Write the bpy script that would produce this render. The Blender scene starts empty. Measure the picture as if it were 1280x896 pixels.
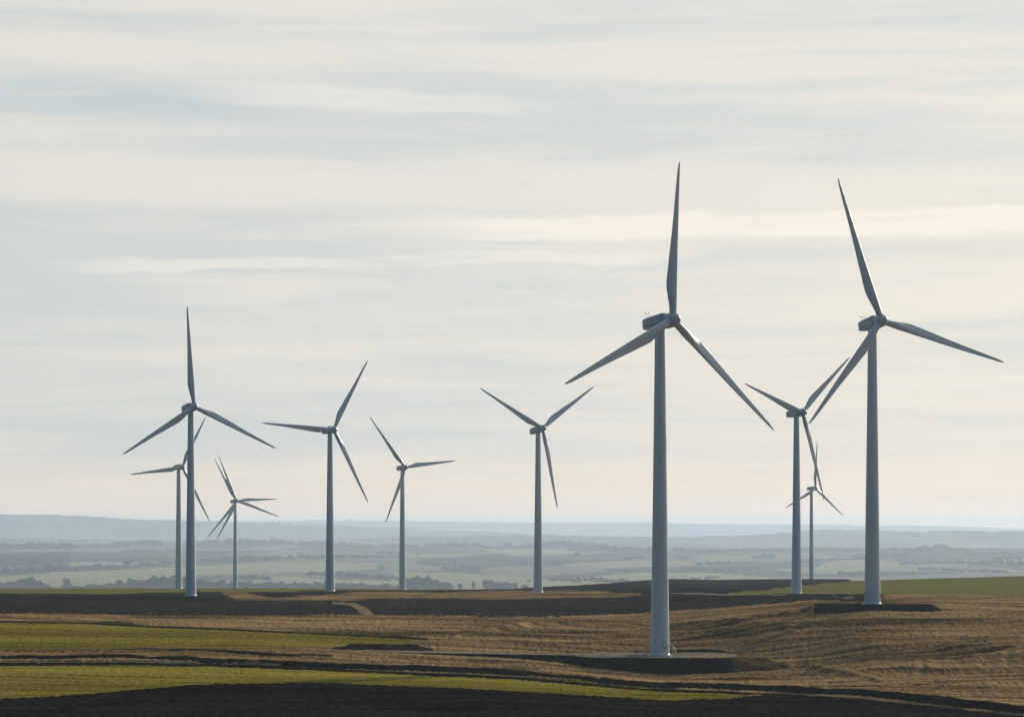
import bpy, math, random
import numpy as np
from mathutils import Vector, Matrix

R = math.radians
random.seed(7)
rng = np.random.default_rng(7)
SC = bpy.context.scene
COL = SC.collection

# ------------------------------------------------------------------ camera
F, HZ, ZC = 3556.0, 660.0, 27.0        # focal length and horizon in photo pixels, camera height in metres
cam = bpy.data.cameras.new('camera')
cam.lens, cam.sensor_width = 100.0, 36.0
cam.shift_y = (HZ - 448.0) / 1280.0
cam.clip_start, cam.clip_end = 1.0, 200000.0
co = bpy.data.objects.new('camera', cam); COL.objects.link(co)
co.location = (0, 0, ZC); co.rotation_euler = (R(90), 0, 0)
SC.camera = co

# ------------------------------------------------------------------ sun and sky
SUN_AZ, SUN_EL = R(30.0), R(15.5)      # to the right of the view axis, beyond the turbines
SDIR = Vector((math.sin(SUN_AZ) * math.cos(SUN_EL), math.cos(SUN_AZ) * math.cos(SUN_EL), math.sin(SUN_EL)))
sl = bpy.data.lights.new('sun', 'SUN')
sl.energy, sl.angle, sl.color = 4.7, R(0.6), (1.0, 0.89, 0.74)
so = bpy.data.objects.new('sun', sl); COL.objects.link(so)
so.rotation_euler = SDIR.to_track_quat('Z', 'Y').to_euler()
so.location = (0, 0, 400)

world = bpy.data.worlds.new('World'); SC.world = world; world.use_nodes = True
WN = world.node_tree; WN.nodes.clear()

class NG:
    """tiny helper to write node graphs as expressions"""
    def __init__(s, nt): s.nt = nt
    def n(s, t, **kw):
        nd = s.nt.nodes.new(t)
        for k, v in kw.items(): setattr(nd, k, v)
        return nd
    def put(s, sock, v):
        if hasattr(v, 'is_linked'): s.nt.links.new(v, sock)
        else: sock.default_value = v
    def math(s, op, a, b=0.0, c=None, clamp=False):
        nd = s.n('ShaderNodeMath', operation=op, use_clamp=clamp)
        s.put(nd.inputs[0], a); s.put(nd.inputs[1], b)
        if c is not None: s.put(nd.inputs[2], c)
        return nd.outputs[0]
    def vmath(s, op, a, b):
        nd = s.n('ShaderNodeVectorMath', operation=op)
        s.put(nd.inputs[0], a); s.put(nd.inputs[1], b)
        return nd.outputs['Value'] if op == 'DOT_PRODUCT' else nd.outputs['Vector']
    def mix(s, f, a, b, blend='MIX'):
        nd = s.n('ShaderNodeMix', data_type='RGBA', blend_type=blend)
        s.put(nd.inputs[0], f); s.put(nd.inputs[6], a); s.put(nd.inputs[7], b)
        return nd.outputs[2]
    def smooth(s, v, lo, hi):
        nd = s.n('ShaderNodeMapRange', interpolation_type='SMOOTHSTEP')
        s.put(nd.inputs['Value'], v); nd.inputs['From Min'].default_value = lo; nd.inputs['From Max'].default_value = hi
        return nd.outputs['Result']
    def noise(s, vec, scale, detail=4.0, rough=0.55, dist=0.0):
        nd = s.n('ShaderNodeTexNoise')
        s.put(nd.inputs['Vector'], vec); nd.inputs['Scale'].default_value = scale
        nd.inputs['Detail'].default_value = detail; nd.inputs['Roughness'].default_value = rough
        nd.inputs['Distortion'].default_value = dist
        return nd.outputs['Fac']
    def scale(s, vec, xyz, loc=(0, 0, 0), rot=(0, 0, 0)):
        nd = s.n('ShaderNodeMapping')
        s.put(nd.inputs['Vector'], vec); nd.inputs['Scale'].default_value = xyz
        nd.inputs['Location'].default_value = loc; nd.inputs['Rotation'].default_value = rot
        return nd.outputs[0]
    def xyz(s, v):
        nd = s.n('ShaderNodeSeparateXYZ'); s.put(nd.inputs[0], v); return nd.outputs

SKY_STRENGTH = 0.1
def build_sky():
    g = NG(WN)
    d = g.n('ShaderNodeTexCoord').outputs['Generated']
    x, y, z = g.xyz(d)
    sky = g.n('ShaderNodeTexSky', sky_type='NISHITA')
    sky.sun_disc = False
    sky.sun_elevation, sky.sun_rotation = SUN_EL, SUN_AZ
    sky.air_density, sky.dust_density, sky.ozone_density = 1.0, 2.0, 1.0
    # thin high cloud: bright where it scatters the sun forward, dull blue grey on the far side
    ca = g.vmath('DOT_PRODUCT', d, tuple(SDIR))
    fwd = g.smooth(ca, -0.15, 0.86)
    cream = g.mix(fwd, (0.60, 1.28, 2.05, 1), (7.98, 7.62, 7.0, 1))
    grey = g.mix(fwd, (0.52, 1.15, 1.90, 1), (6.4, 6.8, 6.72, 1))
    az = g.math('ARCTAN2', x, y)
    el = g.math('MAXIMUM', z, 0.0)
    comb = g.n('ShaderNodeCombineXYZ')
    g.put(comb.inputs[0], az); g.put(comb.inputs[1], el)
    p = comb.outputs[0]
    warp = g.math('MULTIPLY', g.math('SUBTRACT', g.noise(g.scale(p, (5, 14, 1)), 1.0, 3), 0.5), 0.018)
    el2 = g.math('ADD', el, warp)
    c2 = g.n('ShaderNodeCombineXYZ'); g.put(c2.inputs[0], az); g.put(c2.inputs[1], el2)
    q = c2.outputs[0]
    big = g.noise(g.scale(q, (3.0, 36, 1), (3.1, 0.35, 0)), 1.0, 3, 0.5)
    fine = g.noise(g.scale(q, (8, 130, 1), (1.7, 0.4, 0)), 1.0, 8, 0.66, 0.6)
    m = g.math('ADD', g.math('MULTIPLY', big, 0.62), g.math('MULTIPLY', fine, 0.38))
    mask = g.smooth(m, 0.39, 0.585)
    base = g.mix(mask, grey, cream)
    # two long cirrus streaks
    wob = g.math('MULTIPLY', g.math('SUBTRACT', g.noise(g.scale(p, (22, 60, 1)), 1.0, 5, 0.6), 0.5), 0.008)
    def streak(base_c, e0, slope, wid, a0, a1, amp, soft, colour=(9.2, 8.6, 7.8, 1), edge=0.45):
        c = g.math('ADD', g.math('MULTIPLY', az, slope), e0)
        dv = g.math('DIVIDE', g.math('ADD', g.math('SUBTRACT', el, c), wob), wid)
        f = g.math('SUBTRACT', 1.0, g.smooth(g.math('ABSOLUTE', dv), edge, 1.0))
        f = g.math('MULTIPLY', f, g.smooth(az, a0, a0 + soft))
        f = g.math('MULTIPLY', f, g.math('SUBTRACT', 1.0, g.smooth(az, a1 - soft, a1)))
        tex = g.smooth(g.noise(g.scale(q, (16, 190, 1)), 1.0, 6, 0.62), 0.15, 0.58)
        f = g.math('MULTIPLY', g.math('MULTIPLY', f, tex), amp)
        return g.mix(f, base_c, colour)
    blue = (4.9, 5.85, 6.35, 1)
    base = streak(base, 0.1440, -0.03, 0.0120, -0.30, -0.055, 0.6, 0.06, blue, 0.0)
    base = streak(base, 0.1310, -0.01, 0.0080, -0.02, 0.33, 0.35, 0.08, blue, 0.0)
    base = streak(base, 0.0950, 0.010, 0.0050, 0.03, 0.33, 0.35, 0.05, blue, 0.0)
    base = streak(base, 0.1080, -0.01, 0.0060, -0.30, -0.03, 0.28, 0.05, blue, 0.0)
    base = streak(base, 0.1690, -0.02, 0.0050, -0.30, -0.08, 0.28, 0.05, blue, 0.0)
    base = streak(base, 0.1460, -0.05, 0.0050, -0.13, 0.03, 0.4, 0.05)
    base = streak(base, 0.1046, 0.010, 0.0056, -0.045, 0.40, 1.0, 0.05)
    base = streak(base, 0.0940, 0.022, 0.0030, -0.175, 0.085, 0.55, 0.05)
    low = g.math('SUBTRACT', 1.0, g.smooth(z, -0.004, 0.034))
    base = g.mix(g.math('MULTIPLY', g.math('MULTIPLY', low, fwd), 0.85), base, (11.0, 8.2, 5.9, 1))     # warm band low over the land
    low2 = g.math('SUBTRACT', 1.0, g.smooth(z, -0.003, 0.011))
    base = g.mix(g.math('MULTIPLY', g.math('MULTIPLY', low2, fwd), 0.8), base, (16.5, 10.4, 6.0, 1))
    col = g.mix(g.smooth(z, 0.25, 0.9), base, g.mix(0.25, base, sky.outputs[0]))
    col = g.mix(0.05, col, sky.outputs[0])
    bg = g.n('ShaderNodeBackground'); g.put(bg.inputs['Color'], col)
    bg.inputs['Strength'].default_value = SKY_STRENGTH
    out = g.n('ShaderNodeOutputWorld'); WN.links.new(bg.outputs[0], out.inputs[0])
build_sky()

vs = SC.view_settings
vs.view_transform, vs.look, vs.exposure, vs.gamma, vs.use_curve_mapping = 'Standard', 'None', 0.0, 1.0, False
SC.render.engine = 'CYCLES'
cy = SC.cycles
cy.max_bounces, cy.diffuse_bounces, cy.glossy_bounces, cy.volume_bounces = 5, 2, 2, 1
cy.transmission_bounces, cy.transparent_max_bounces = 2, 4
cy.caustics_reflective = cy.caustics_refractive = False
cy.use_denoising = True
cy.use_adaptive_sampling = False

# ------------------------------------------------------------------ helpers
def tag(o, label=None, cat=None, group=None, kind=None):
    if label: o['label'] = label
    if cat: o['category'] = cat
    if group: o['group'] = group
    if kind: o['kind'] = kind
    return o

def link(name, me, parent=None, loc=None):
    o = bpy.data.objects.new(name, me); COL.objects.link(o)
    if parent: o.parent = parent
    if loc is not None: o.location = loc
    return o

def empty(name, loc):
    o = bpy.data.objects.new(name, None); COL.objects.link(o); o.location = loc
    o.empty_display_size = 2.0
    return o

def mesh(name, v, f, mat=None, smooth=True):
    me = bpy.data.meshes.new(name)
    me.from_pydata([tuple(map(float, p)) for p in v], [], [tuple(map(int, q)) for q in f]); me.update()
    if mat: me.materials.append(mat)
    if smooth: me.polygons.foreach_set('use_smooth', [True] * len(me.polygons))
    return me

def mesh_np(name, v, f, mat=None, smooth=True):
    """fast mesh from arrays; f is (n, k)"""
    me = bpy.data.meshes.new(name); n, k = f.shape
    me.vertices.add(len(v)); me.vertices.foreach_set('co', np.asarray(v, np.float32).ravel())
    me.loops.add(n * k); me.loops.foreach_set('vertex_index', np.asarray(f, np.int32).ravel())
    me.polygons.add(n)
    me.polygons.foreach_set('loop_start', np.arange(0, n * k, k, dtype=np.int32))
    if smooth: me.polygons.foreach_set('use_smooth', np.ones(n, bool))
    me.update(calc_edges=True); me.validate()
    if mat: me.materials.append(mat)
    return me

def vnoise(x, y, seed=0):
    """smooth value noise in -1..1"""
    t = np.random.default_rng(1000 + seed).uniform(-1, 1, (256, 256))
    xi, yi = np.floor(x).astype(np.int64), np.floor(y).astype(np.int64)
    fx, fy = x - xi, y - yi
    fx, fy = fx * fx * (3 - 2 * fx), fy * fy * (3 - 2 * fy)
    a, b = t[xi & 255, yi & 255], t[(xi + 1) & 255, yi & 255]
    c, e = t[xi & 255, (yi + 1) & 255], t[(xi + 1) & 255, (yi + 1) & 255]
    return (a * (1 - fx) + b * fx) * (1 - fy) + (c * (1 - fx) + e * fx) * fy

# ------------------------------------------------------------------ materials
def soil_material(name, cols, streak=(0.05, 0.35), grain=1.6, large=0.02, rough=0.95, weeds=None, lines=None, contrast=1.0, cells=None):
    """ground with drill rows, patches and grain, all in world metres"""
    m = bpy.data.materials.new(name); m.use_nodes = True; nt = m.node_tree; g = NG(nt)
    b = nt.nodes['Principled BSDF']; b.inputs['Roughness'].default_value = rough
    b.inputs['Specular IOR Level'].default_value = 0.0
    p = g.n('ShaderNodeTexCoord').outputs['Object']
    flat = g.vmath('MULTIPLY', p, (1, 1, 0))
    wv = g.noise(g.scale(flat, (0.007, 0.008, 1)), 1.0, 2)
    sh = g.n('ShaderNodeCombineXYZ'); g.put(sh.inputs[1], g.math('MULTIPLY', wv, 95.0))
    fl = g.vmath('ADD', flat, sh.outputs[0])
    s1 = g.noise(g.scale(fl, (streak[0], streak[1], 1)), 1.0, 5, 0.65)
    s2 = g.noise(g.scale(fl, (grain, grain * 0.45, 1)), 1.0, 4, 0.75)
    s3 = g.noise(g.scale(flat, (large * .35, large * 2.2, 1)), 1.0, 4, 0.55)
    t = g.math('ADD', g.math('MULTIPLY', s1, 0.42), g.math('ADD', g.math('MULTIPLY', s2, 0.26), g.math('MULTIPLY', s3, 0.32)))
    w = 0.095 / contrast
    f = g.smooth(t, 0.5 - w, 0.5 + w)
    c = g.mix(f, (*cols[0], 1), (*cols[1], 1))
    if cells:
        vor = g.n('ShaderNodeTexVoronoi', feature='F1', distance='MANHATTAN')
        g.put(vor.inputs['Vector'], g.scale(fl, (1 / cells[0], 1 / cells[1], 1), rot=(0, 0, 0.35))); vor.inputs['Scale'].default_value = 1.0
        k = g.xyz(vor.outputs['Color'])
        c = g.mix(g.smooth(k[0], 0.45, 0.62), c, g.mix(k[1], (*cells[2], 1), (*cells[3], 1)))
        c = g.mix(g.math('MULTIPLY', g.smooth(k[2], 0.70, 0.75), 0.8), c, (*cells[4], 1))
    if weeds:
        wf = g.smooth(g.noise(g.scale(fl, (0.03, 0.12, 1), (7, 3, 0)), 1.0, 5, 0.7), 0.56, 0.75)
        c = g.mix(g.math('MULTIPLY', wf, weeds[3]), c, (*weeds[:3], 1))
    if lines:
        yy = g.xyz(fl)[1]
        tri = g.math('PINGPONG', yy, lines[0])
        lf = g.math('SUBTRACT', 1.0, g.smooth(tri, 0.0, lines[1]))
        lf = g.math('MULTIPLY', lf, g.smooth(g.noise(g.scale(fl, (0.02, 0.2, 1)), 1.0, 3), 0.35, 0.6))
        c = g.mix(g.math('MULTIPLY', lf, lines[3]), c, (*lines[2], 1))
    g.put(b.inputs['Base Color'], c)
    return m

M_STUB = soil_material('stubble', ((0.030, 0.021, 0.012), (0.385, 0.252, 0.120)), (0.014, 0.17), 2.2, 0.018,
                       weeds=(0.10, 0.11, 0.03, 0.45), lines=(9.0, 1.7, (0.05, 0.038, 0.022), 0.65))
M_PLOUGH = soil_material('ploughed soil', ((0.011, 0.011, 0.0105), (0.032, 0.029, 0.027)), (0.02, 0.25), 1.2, 0.012)
M_PLOUGH_NEAR = soil_material('wet ploughed soil', ((0.003, 0.003, 0.003), (0.022, 0.019, 0.015)), (0.03, 0.35), 1.8, 0.02,
                              weeds=(0.07, 0.055, 0.03, 0.25))
M_GREEN = soil_material('winter crop', ((0.095, 0.080, 0.013), (0.285, 0.240, 0.044)), (0.02, 0.34), 1.6, 0.012,
                        lines=(5.0, 1.6, (0.028, 0.026, 0.008), 0.75), contrast=0.8)
M_PASTURE = soil_material('hill pasture', ((0.10, 0.10, 0.024), (0.178, 0.172, 0.046)), (0.012, 0.12), 0.9, 0.01,
                          lines=(9.0, 1.8, (0.045, 0.055, 0.022), 0.35), contrast=0.8)
M_BANK = soil_material('rough bank with shade tone', ((0.010, 0.010, 0.008), (0.036, 0.032, 0.021)), (0.12, 0.5), 1.8, 0.05)  # dark bank earth and growth, its tone also deepening the slopes' shade
M_EARTH = soil_material('dug earth', ((0.026, 0.020, 0.013), (0.085, 0.062, 0.036)), (0.10, 0.5), 2.0, 0.05)
M_GRAVEL = soil_material('gravel', ((0.10, 0.09, 0.076), (0.28, 0.26, 0.225)), (0.15, 0.3), 2.2, 0.05)
M_VERGE = soil_material('dry verge', ((0.10, 0.078, 0.045), (0.30, 0.23, 0.13)), (0.1, 0.5), 1.8, 0.05)
M_VALLEY = soil_material('valley land', ((0.035, 0.038, 0.030), (0.115, 0.110, 0.075)), (0.0025, 0.012), 0.02, 0.0012,
                          cells=(420, 900, (0.13, 0.125, 0.07), (0.27, 0.26, 0.145), (0.028, 0.034, 0.026)))
M_VPALE = soil_material('pale crop', ((0.21, 0.20, 0.105), (0.33, 0.30, 0.16)), (0.003, 0.02), 0.03, 0.002)
M_VGREEN = soil_material('valley grass', ((0.20, 0.207, 0.108), (0.31, 0.308, 0.165)), (0.003, 0.02), 0.03, 0.002)
M_VBROWN = soil_material('valley tilled', ((0.15, 0.125, 0.095), (0.23, 0.195, 0.145)), (0.003, 0.02), 0.03, 0.002)
M_VDARK = soil_material('valley dark crop', ((0.018, 0.022, 0.020), (0.035, 0.04, 0.03)), (0.003, 0.02), 0.03, 0.002)
M_HILL = soil_material('wooded ridge', ((0.025, 0.032, 0.024), (0.08, 0.085, 0.055)), (0.0012, 0.004), 0.012, 0.0005,
                        cells=(900, 1500, (0.10, 0.10, 0.06), (0.20, 0.19, 0.115), (0.02, 0.026, 0.02)))

def paint_material(name, col, rough, dirt=0.12):
    m = bpy.data.materials.new(name); m.use_nodes = True; g = NG(m.node_tree)
    b = m.node_tree.nodes['Principled BSDF']
    p = g.n('ShaderNodeTexCoord').outputs['Object']
    st = g.noise(g.scale(p, (1.3, 1.3, 0.06)), 1.0, 5, 0.6)
    pa = g.noise(g.scale(p, (0.35, 0.35, 0.22)), 1.0, 3, 0.5)
    f = g.math('MULTIPLY', g.smooth(g.math('ADD', g.math('MULTIPLY', st, 0.6), g.math('MULTIPLY', pa, 0.4)), 0.42, 0.7), dirt)
    g.put(b.inputs['Base Color'], g.mix(f, (*col, 1), (0.25, 0.23, 0.20, 1)))
    g.put(b.inputs['Roughness'], g.math('ADD', g.math('MULTIPLY', pa, 0.25), rough - 0.1))
    return m

M_TOWER = paint_material('tower paint', (0.60, 0.70, 0.75), 0.42, 0.10)
M_BLADE = paint_material('blade gelcoat', (0.54, 0.62, 0.665), 0.34, 0.06)
M_NAC = paint_material('nacelle paint', (0.52, 0.595, 0.64), 0.42, 0.18)
M_DARK = paint_material('dark marking', (0.03, 0.035, 0.04), 0.6, 0.0)
M_SEAM = paint_material('seam grey', (0.16, 0.17, 0.18), 0.6, 0.1)
M_STEEL = paint_material('galvanised steel', (0.42, 0.43, 0.44), 0.45, 0.2)
M_RUST = paint_material('brown steel', (0.07, 0.055, 0.045), 0.7, 0.1)
M_CONC = paint_material('concrete', (0.42, 0.40, 0.37), 0.9, 0.3)
M_BARK = paint_material('bark', (0.06, 0.05, 0.04), 0.9, 0.2)
M_WALL = paint_material('render wall', (0.62, 0.58, 0.50), 0.9, 0.2)
M_TILE = paint_material('roof tile', (0.22, 0.12, 0.08), 0.9, 0.2)

def leaf_material(name, a, b_):
    m = bpy.data.materials.new(name); m.use_nodes = True; g = NG(m.node_tree)
    b = m.node_tree.nodes['Principled BSDF']; b.inputs['Roughness'].default_value = 0.9
    b.inputs['Specular IOR Level'].default_value = 0.0
    p = g.n('ShaderNodeTexCoord').outputs['Object']
    f = g.smooth(g.noise(p, 0.35, 4, 0.7), 0.35, 0.65)
    g.put(b.inputs['Base Color'], g.mix(f, (*a, 1), (*b_, 1)))
    return m
M_LEAF = leaf_material('bare winter foliage', (0.030, 0.036, 0.028), (0.075, 0.077, 0.055))

# ------------------------------------------------------------------ terrain
KU = np.array([0, 320, 640, 830, 1000, 1090, 1280.0])     # photo columns at which the relief was read
KEYS = {                                                   # distance (m): level of the ground seen there
    300: [1041] * 7,
    400: [948, 948, 948, 950, 948, 948, 950],
    477: [893, 893, 895, 897, 899, 901, 906],
    555: [854, 853, 860, 868, 869, 868, 872],
    620: [827, 830, 843, 856, 853, 847, 844],
    684: [805, 808, 823, 840, 834, 822, 814],
    806: [778, 782, 787, 790, 769, 763.5, 766],
    1000: [761, 764, 767, 765, 753, 748, 750],
    1210: [748.5, 749, 750, 748, 743.5, 743.5, 743],
    1400: [741.5, 740.5, 741, 740, 739, 735, 732],
    1700: [737, 736.5, 738, 734.5, 733, 727.5, 722],
    1900: [735.2, 735, 736.8, 730, 729.5, 725, 719.5],
    2150: [735.5, 735.5, 736.5, 725.5, 725.0, 725.5, 723],
    2600: [746, 746, 748, 740, 740, 742, 742],
    3500: [756] * 7, 5500: [752] * 7,
    7800: [741] * 7, 9000: [732] * 7, 10500: [721] * 7, 12000: [711] * 7, 13500: [702] * 7,
    15000: [694.5] * 7, 16500: [689] * 7, 18000: [685] * 7,
}
FAR = {  # far crests, each with its own outline
    19500: ([0, 60, 100, 160, 240, 300, 350, 430, 500, 600, 690, 740, 800, 860, 940, 1000, 1060, 1140, 1200, 1280],
            [684, 682, 684, 681, 678.5, 676, 676.5, 680, 682, 682.5, 681, 683, 686, 687, 686, 684, 685.5, 686, 687, 687]),
    21300: ([0, 1280], [693, 693]),
    24800: ([0, 100, 240, 400, 480, 515, 600, 680, 760, 860, 940, 1000, 1040, 1080, 1130, 1200, 1280],
            [673, 674, 675, 674, 673, 671, 670, 669, 671, 671.5, 669, 663.5, 661.5, 662, 664, 663.5, 664]),
    27700: ([0, 1280], [684, 684]),
    32200: ([0, 60, 110, 165, 240, 330, 420, 500, 600, 700, 900, 1280],
            [643, 643, 645.2, 649.5, 650.5, 653, 657, 660, 664, 669, 672, 672]),
    37500: ([0, 1280], [680, 680]),
    48000: ([0, 240, 300, 400, 500, 600, 700, 800, 860, 900, 1000, 1060, 1075, 1130, 1200, 1280],
            [655, 652.5, 651.5, 650, 651, 652.3, 653.5, 652.5, 654, 655, 655.2, 656, 657.2, 656.5, 658, 660.5]),
    54500: ([0, 1280], [685, 685]),
}
def rows():
    d, out = 300.0, []
    while d < 2250:
        out.append(d)
        st = 0.34 * d * d / (F * ZC)
        if 440 < d < 640: st = min(st, 0.95)
        if 640 <= d < 707: st = 0.42
        if 707 <= d < 900: st = min(st, 1.1)
        if 780 < d < 818: st = 0.45
        if 1185 < d < 1230 or 1392 < d < 1436: st = 1.2
        d += 5.0 if d < 430 else st
    out += list(np.arange(2250, 7800, 200))
    d = 7800.0
    while d < 18900: out.append(d); d += 80 + (d - 7800) * 0.006
    out += list(np.arange(18900, 34500, 150)) + list(np.arange(34500, 45700, 700)) + list(np.arange(45700, 50400, 220)) + list(np.arange(51000, 55000, 700))
    return np.array(out)
DR = rows()
UC = np.concatenate([[-24000, -9000, -5000, -3000, -2000, -1400, -1000, -700, -520, -400], np.arange(-320, 1600, 1.3),
                     [1680, 1800, 1980, 2280, 2680, 3280, 4300, 6300, 10300, 25300]]).astype(float)
UU, DD = np.meshgrid(UC, DR)                 # rows x columns
def level():
    ds = sorted(list(KEYS) + list(FAR)); T = np.zeros((len(ds), len(UC)))
    for i, k in enumerate(ds):
        T[i] = np.interp(UC, KU, KEYS[k]) if k in KEYS else np.interp(UC, FAR[k][0], FAR[k][1])
    ker = np.exp(-np.linspace(-2, 2, 41) ** 2); ker /= ker.sum()
    for i in range(len(ds)):                  # round the corners of the column outline
        w = ker if ds[i] < 18700 else np.exp(-np.linspace(-2, 2, 15) ** 2) / np.exp(-np.linspace(-2, 2, 15) ** 2).sum()
        T[i] = np.convolve(np.pad(T[i], len(w) // 2, mode='edge'), w, 'valid')
    L = np.log(np.array(ds, float)); X = np.log(DR)
    # monotone cubic through the keys of every column
    h = np.diff(L)[:, None]; dl = np.diff(T, axis=0) / h
    m = np.zeros_like(T); m[0], m[-1] = dl[0], dl[-1]
    same = dl[:-1] * dl[1:] > 0
    w1, w2 = 2 * h[1:] + h[:-1], h[1:] + 2 * h[:-1]
    with np.errstate(divide='ignore', invalid='ignore'):
        hm = (w1 + w2) / (w1 / dl[:-1] + w2 / dl[1:])
    m[1:-1] = np.where(same, hm, 0)
    k = np.clip(np.searchsorted(L, X) - 1, 0, len(L) - 2)
    t = ((X - L[k]) / (L[k + 1] - L[k]))[:, None]; hh = (L[k + 1] - L[k])[:, None]
    return ((2 * t**3 - 3 * t**2 + 1) * T[k] + (t**3 - 2 * t**2 + t) * hh * m[k] + (-2 * t**3 + 3 * t**2) * T[k + 1] + (t**3 - t**2) * hh * m[k + 1])
YY = level()                                  # smooth ground level in the photo, per grid vertex
XX = (UU - 640) / F * DD
ZZ = ZC - (YY - HZ) * DD / F
NEARR = DR < 2300

def inv(u, y, lo=0, hi=2150):
    """distance at which column u shows level y"""
    j = int(np.argmin(abs(UC - u))); sel = np.where((DR >= lo) & (DR <= hi))[0]
    col = YY[sel, j]; o = np.argsort(col)
    return float(np.interp(y, col[o], DR[sel][o]))

# --- classes of ground
C = dict(valley_land=0, stubble_field=1, ploughed_field=2, dark_soil=3, crop_field=4, pasture=5, earth_bank=6, gravel_track=7,
         verge=8, pale_field=9, grass_field=10, tilled_field=11, dark_field=12, hills=13, earth_mound=14)
CL = np.zeros(YY.shape, np.int8)
CL[(DR < 2300), :] = C['stubble_field']
CL[(DR > 21000), :] = C['hills']
wobx = 3 * vnoise(XX / 40 + 3, DD / 60, 1)
woby = 0.4 * vnoise(XX / 7, DD / 30 + 9, 2) + 0.2 * vnoise(XX / 1.5, DD / 9, 3)
def inside(poly, wob=1.0):
    px, py = UU + wobx * wob, YY + woby * wob
    r = np.zeros(UU.shape, bool); n = len(poly)
    for i in range(n):
        (x1, y1), (x2, y2) = poly[i], poly[i - 1]
        if y1 == y2: continue
        c = ((y1 > py) != (y2 > py)) & (px < (x2 - x1) * (py - y1) / (y2 - y1) + x1)
        r ^= c
    return r
def paint(name, poly, lo, hi, wob=1.0):
    m = inside(poly, wob) & (DD >= lo) & (DD <= hi); CL[m] = C[name]
B_ = 3000; A_ = -3000
paint('ploughed_field', [(A_, 700), (A_, 768), (0, 768), (160, 769.5), (320, 771), (400, 769.5), (480, 767.5), (560, 767), (640, 769.3), (700, 768.5), (800, 765), (900, 759), (960, 755.5), (1008, 753.5), (1060, 752), (1090, 750.5), (1100, 748), (1110, 745), (1120, 742), (1120, 700)], 700, 2400, 0.6)
paint('stubble_field', [(272, 741.5), (285, 741), (320, 746), (345, 747.5), (400, 745.5), (470, 741.5), (560, 740.5), (700, 739), (800, 741), (800, 744), (740, 745.3), (640, 747), (500, 748.5), (420, 750.5), (330, 752.3), (300, 751.5), (282, 747)], 1000, 1700, 0.4)
paint('pasture', [(A_, 725), (A_, 744), (0, 744), (165, 744), (240, 741.3), (300, 740), (420, 738.2), (560, 737.4), (640, 737), (652, 736.3), (640, 725)], 1200, 2400, 0.3)
paint('pasture', [(900, 742.5), (940, 738.5), (975, 735), (1000, 732.4), (1060, 727), (1090, 700), (B_, 700), (B_, 744), (1280, 744), (1180, 745.2), (1110, 745.5), (1065, 742.5), (1000, 742.5)], 1000, 2400, 0.5)
paint('crop_field', [(A_, 777), (0, 777), (110, 779), (320, 788), (520, 796.5), (535, 798.5), (500, 802), (470, 803), (425, 806), (410, 810), (330, 813), (200, 813), (100, 815), (0, 817), (A_, 817)], 500, 1100, 0.6)
paint('crop_field', [(A_, 831.5), (0, 831.5), (150, 830.5), (320, 834.5), (520, 842), (640, 848.5), (760, 855.5), (880, 864), (950, 869), (900, 873), (840, 875), (700, 866), (560, 859), (440, 854.5), (400, 853), (270, 854), (200, 859), (100, 868), (0, 874), (A_, 876)], 400, 800, 0.6)
paint('dark_soil', [(A_, 1200), (A_, 875), (0, 874), (100, 868), (200, 859), (270, 854), (400, 853), (440, 854.5), (560, 859), (700, 866), (840, 874.5), (900, 873), (960, 869.5), (1080, 876), (1280, 898), (B_, 930), (B_, 1200)], 0, 800, 0.5)
CL[(DR < 440), :] = C['dark_soil']
# farm tracks
paint('verge', [(414, 754.3), (442, 754.6), (457, 758.5), (467, 767.5), (451, 768.3), (446, 762), (436, 756.5), (417, 755.3)], 700, 1300, 0.15)
paint('gravel_track', [(830, 740.6), (960, 742.9), (1010, 744.5), (1100, 749.2), (1100, 750.2), (1010, 746), (960, 744.2), (830, 741.4)], 900, 1500, 0.12)
# valley fields
for nm, poly in [
    ('pale_field', [(A_, 723), (0, 721), (50, 716), (120, 713.5), (240, 708), (330, 702.5), (470, 703), (470, 712), (330, 716.5), (240, 720), (210, 724), (120, 731), (60, 733), (0, 729), (A_, 731)]),
    ('pale_field', [(82, 703.5), (230, 703.5), (222, 707), (90, 708)]),
    ('grass_field', [(290, 724), (360, 721), (430, 724), (520, 727), (520, 732.5), (430, 730), (340, 731), (290, 730)]),
    ('grass_field', [(490, 716), (560, 715.5), (640, 721), (760, 730), (720, 737), (560, 737), (490, 733)]),
    ('tilled_field', [(595, 711.5), (640, 707.5), (680, 706.5), (740, 708), (760, 714), (660, 721), (600, 717)]),
    ('tilled_field', [(480, 706), (560, 706.5), (590, 712), (520, 714), (480, 713)]),
    ('dark_field', [(520, 699.5), (600, 697), (680, 697.5), (760, 702), (700, 707), (640, 706.5), (600, 711), (520, 706)]),
    ('pale_field', [(700, 705), (790, 700), (900, 702), (900, 706), (740, 711)]),
    ('grass_field', [(720, 722), (800, 715.5), (900, 716), (985, 724), (860, 728), (740, 735), (700, 736)]),
    ('grass_field', [(965, 711), (1060, 706.5), (1085, 712), (1085, 717), (1000, 717)]),
    ('pale_field', [(1085, 704), (1170, 701), (1290, 699), (1290, 704), (1150, 708)]),
    ('pale_field', [(860, 696), (980, 694), (1010, 697), (900, 700)]),
    ('tilled_field', [(320, 691), (420, 690), (520, 692), (470, 695), (340, 695)]),
    ('pale_field', [(500, 693), (560, 692), (600, 694), (560, 697), (500, 697)]),
    ('tilled_field', [(1000, 721), (1100, 720), (1280, 713), (1500, 712), (1500, 720), (1200, 724), (1020, 727)]),
    ('dark_field', [(0, 690), (90, 689), (190, 693), (230, 700), (100, 702), (0, 701)]),
    ('grass_field', [(600, 686), (700, 686), (740, 692), (640, 694)]),
]:
    paint(nm, poly, 6800, 19500, 0.8)

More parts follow.
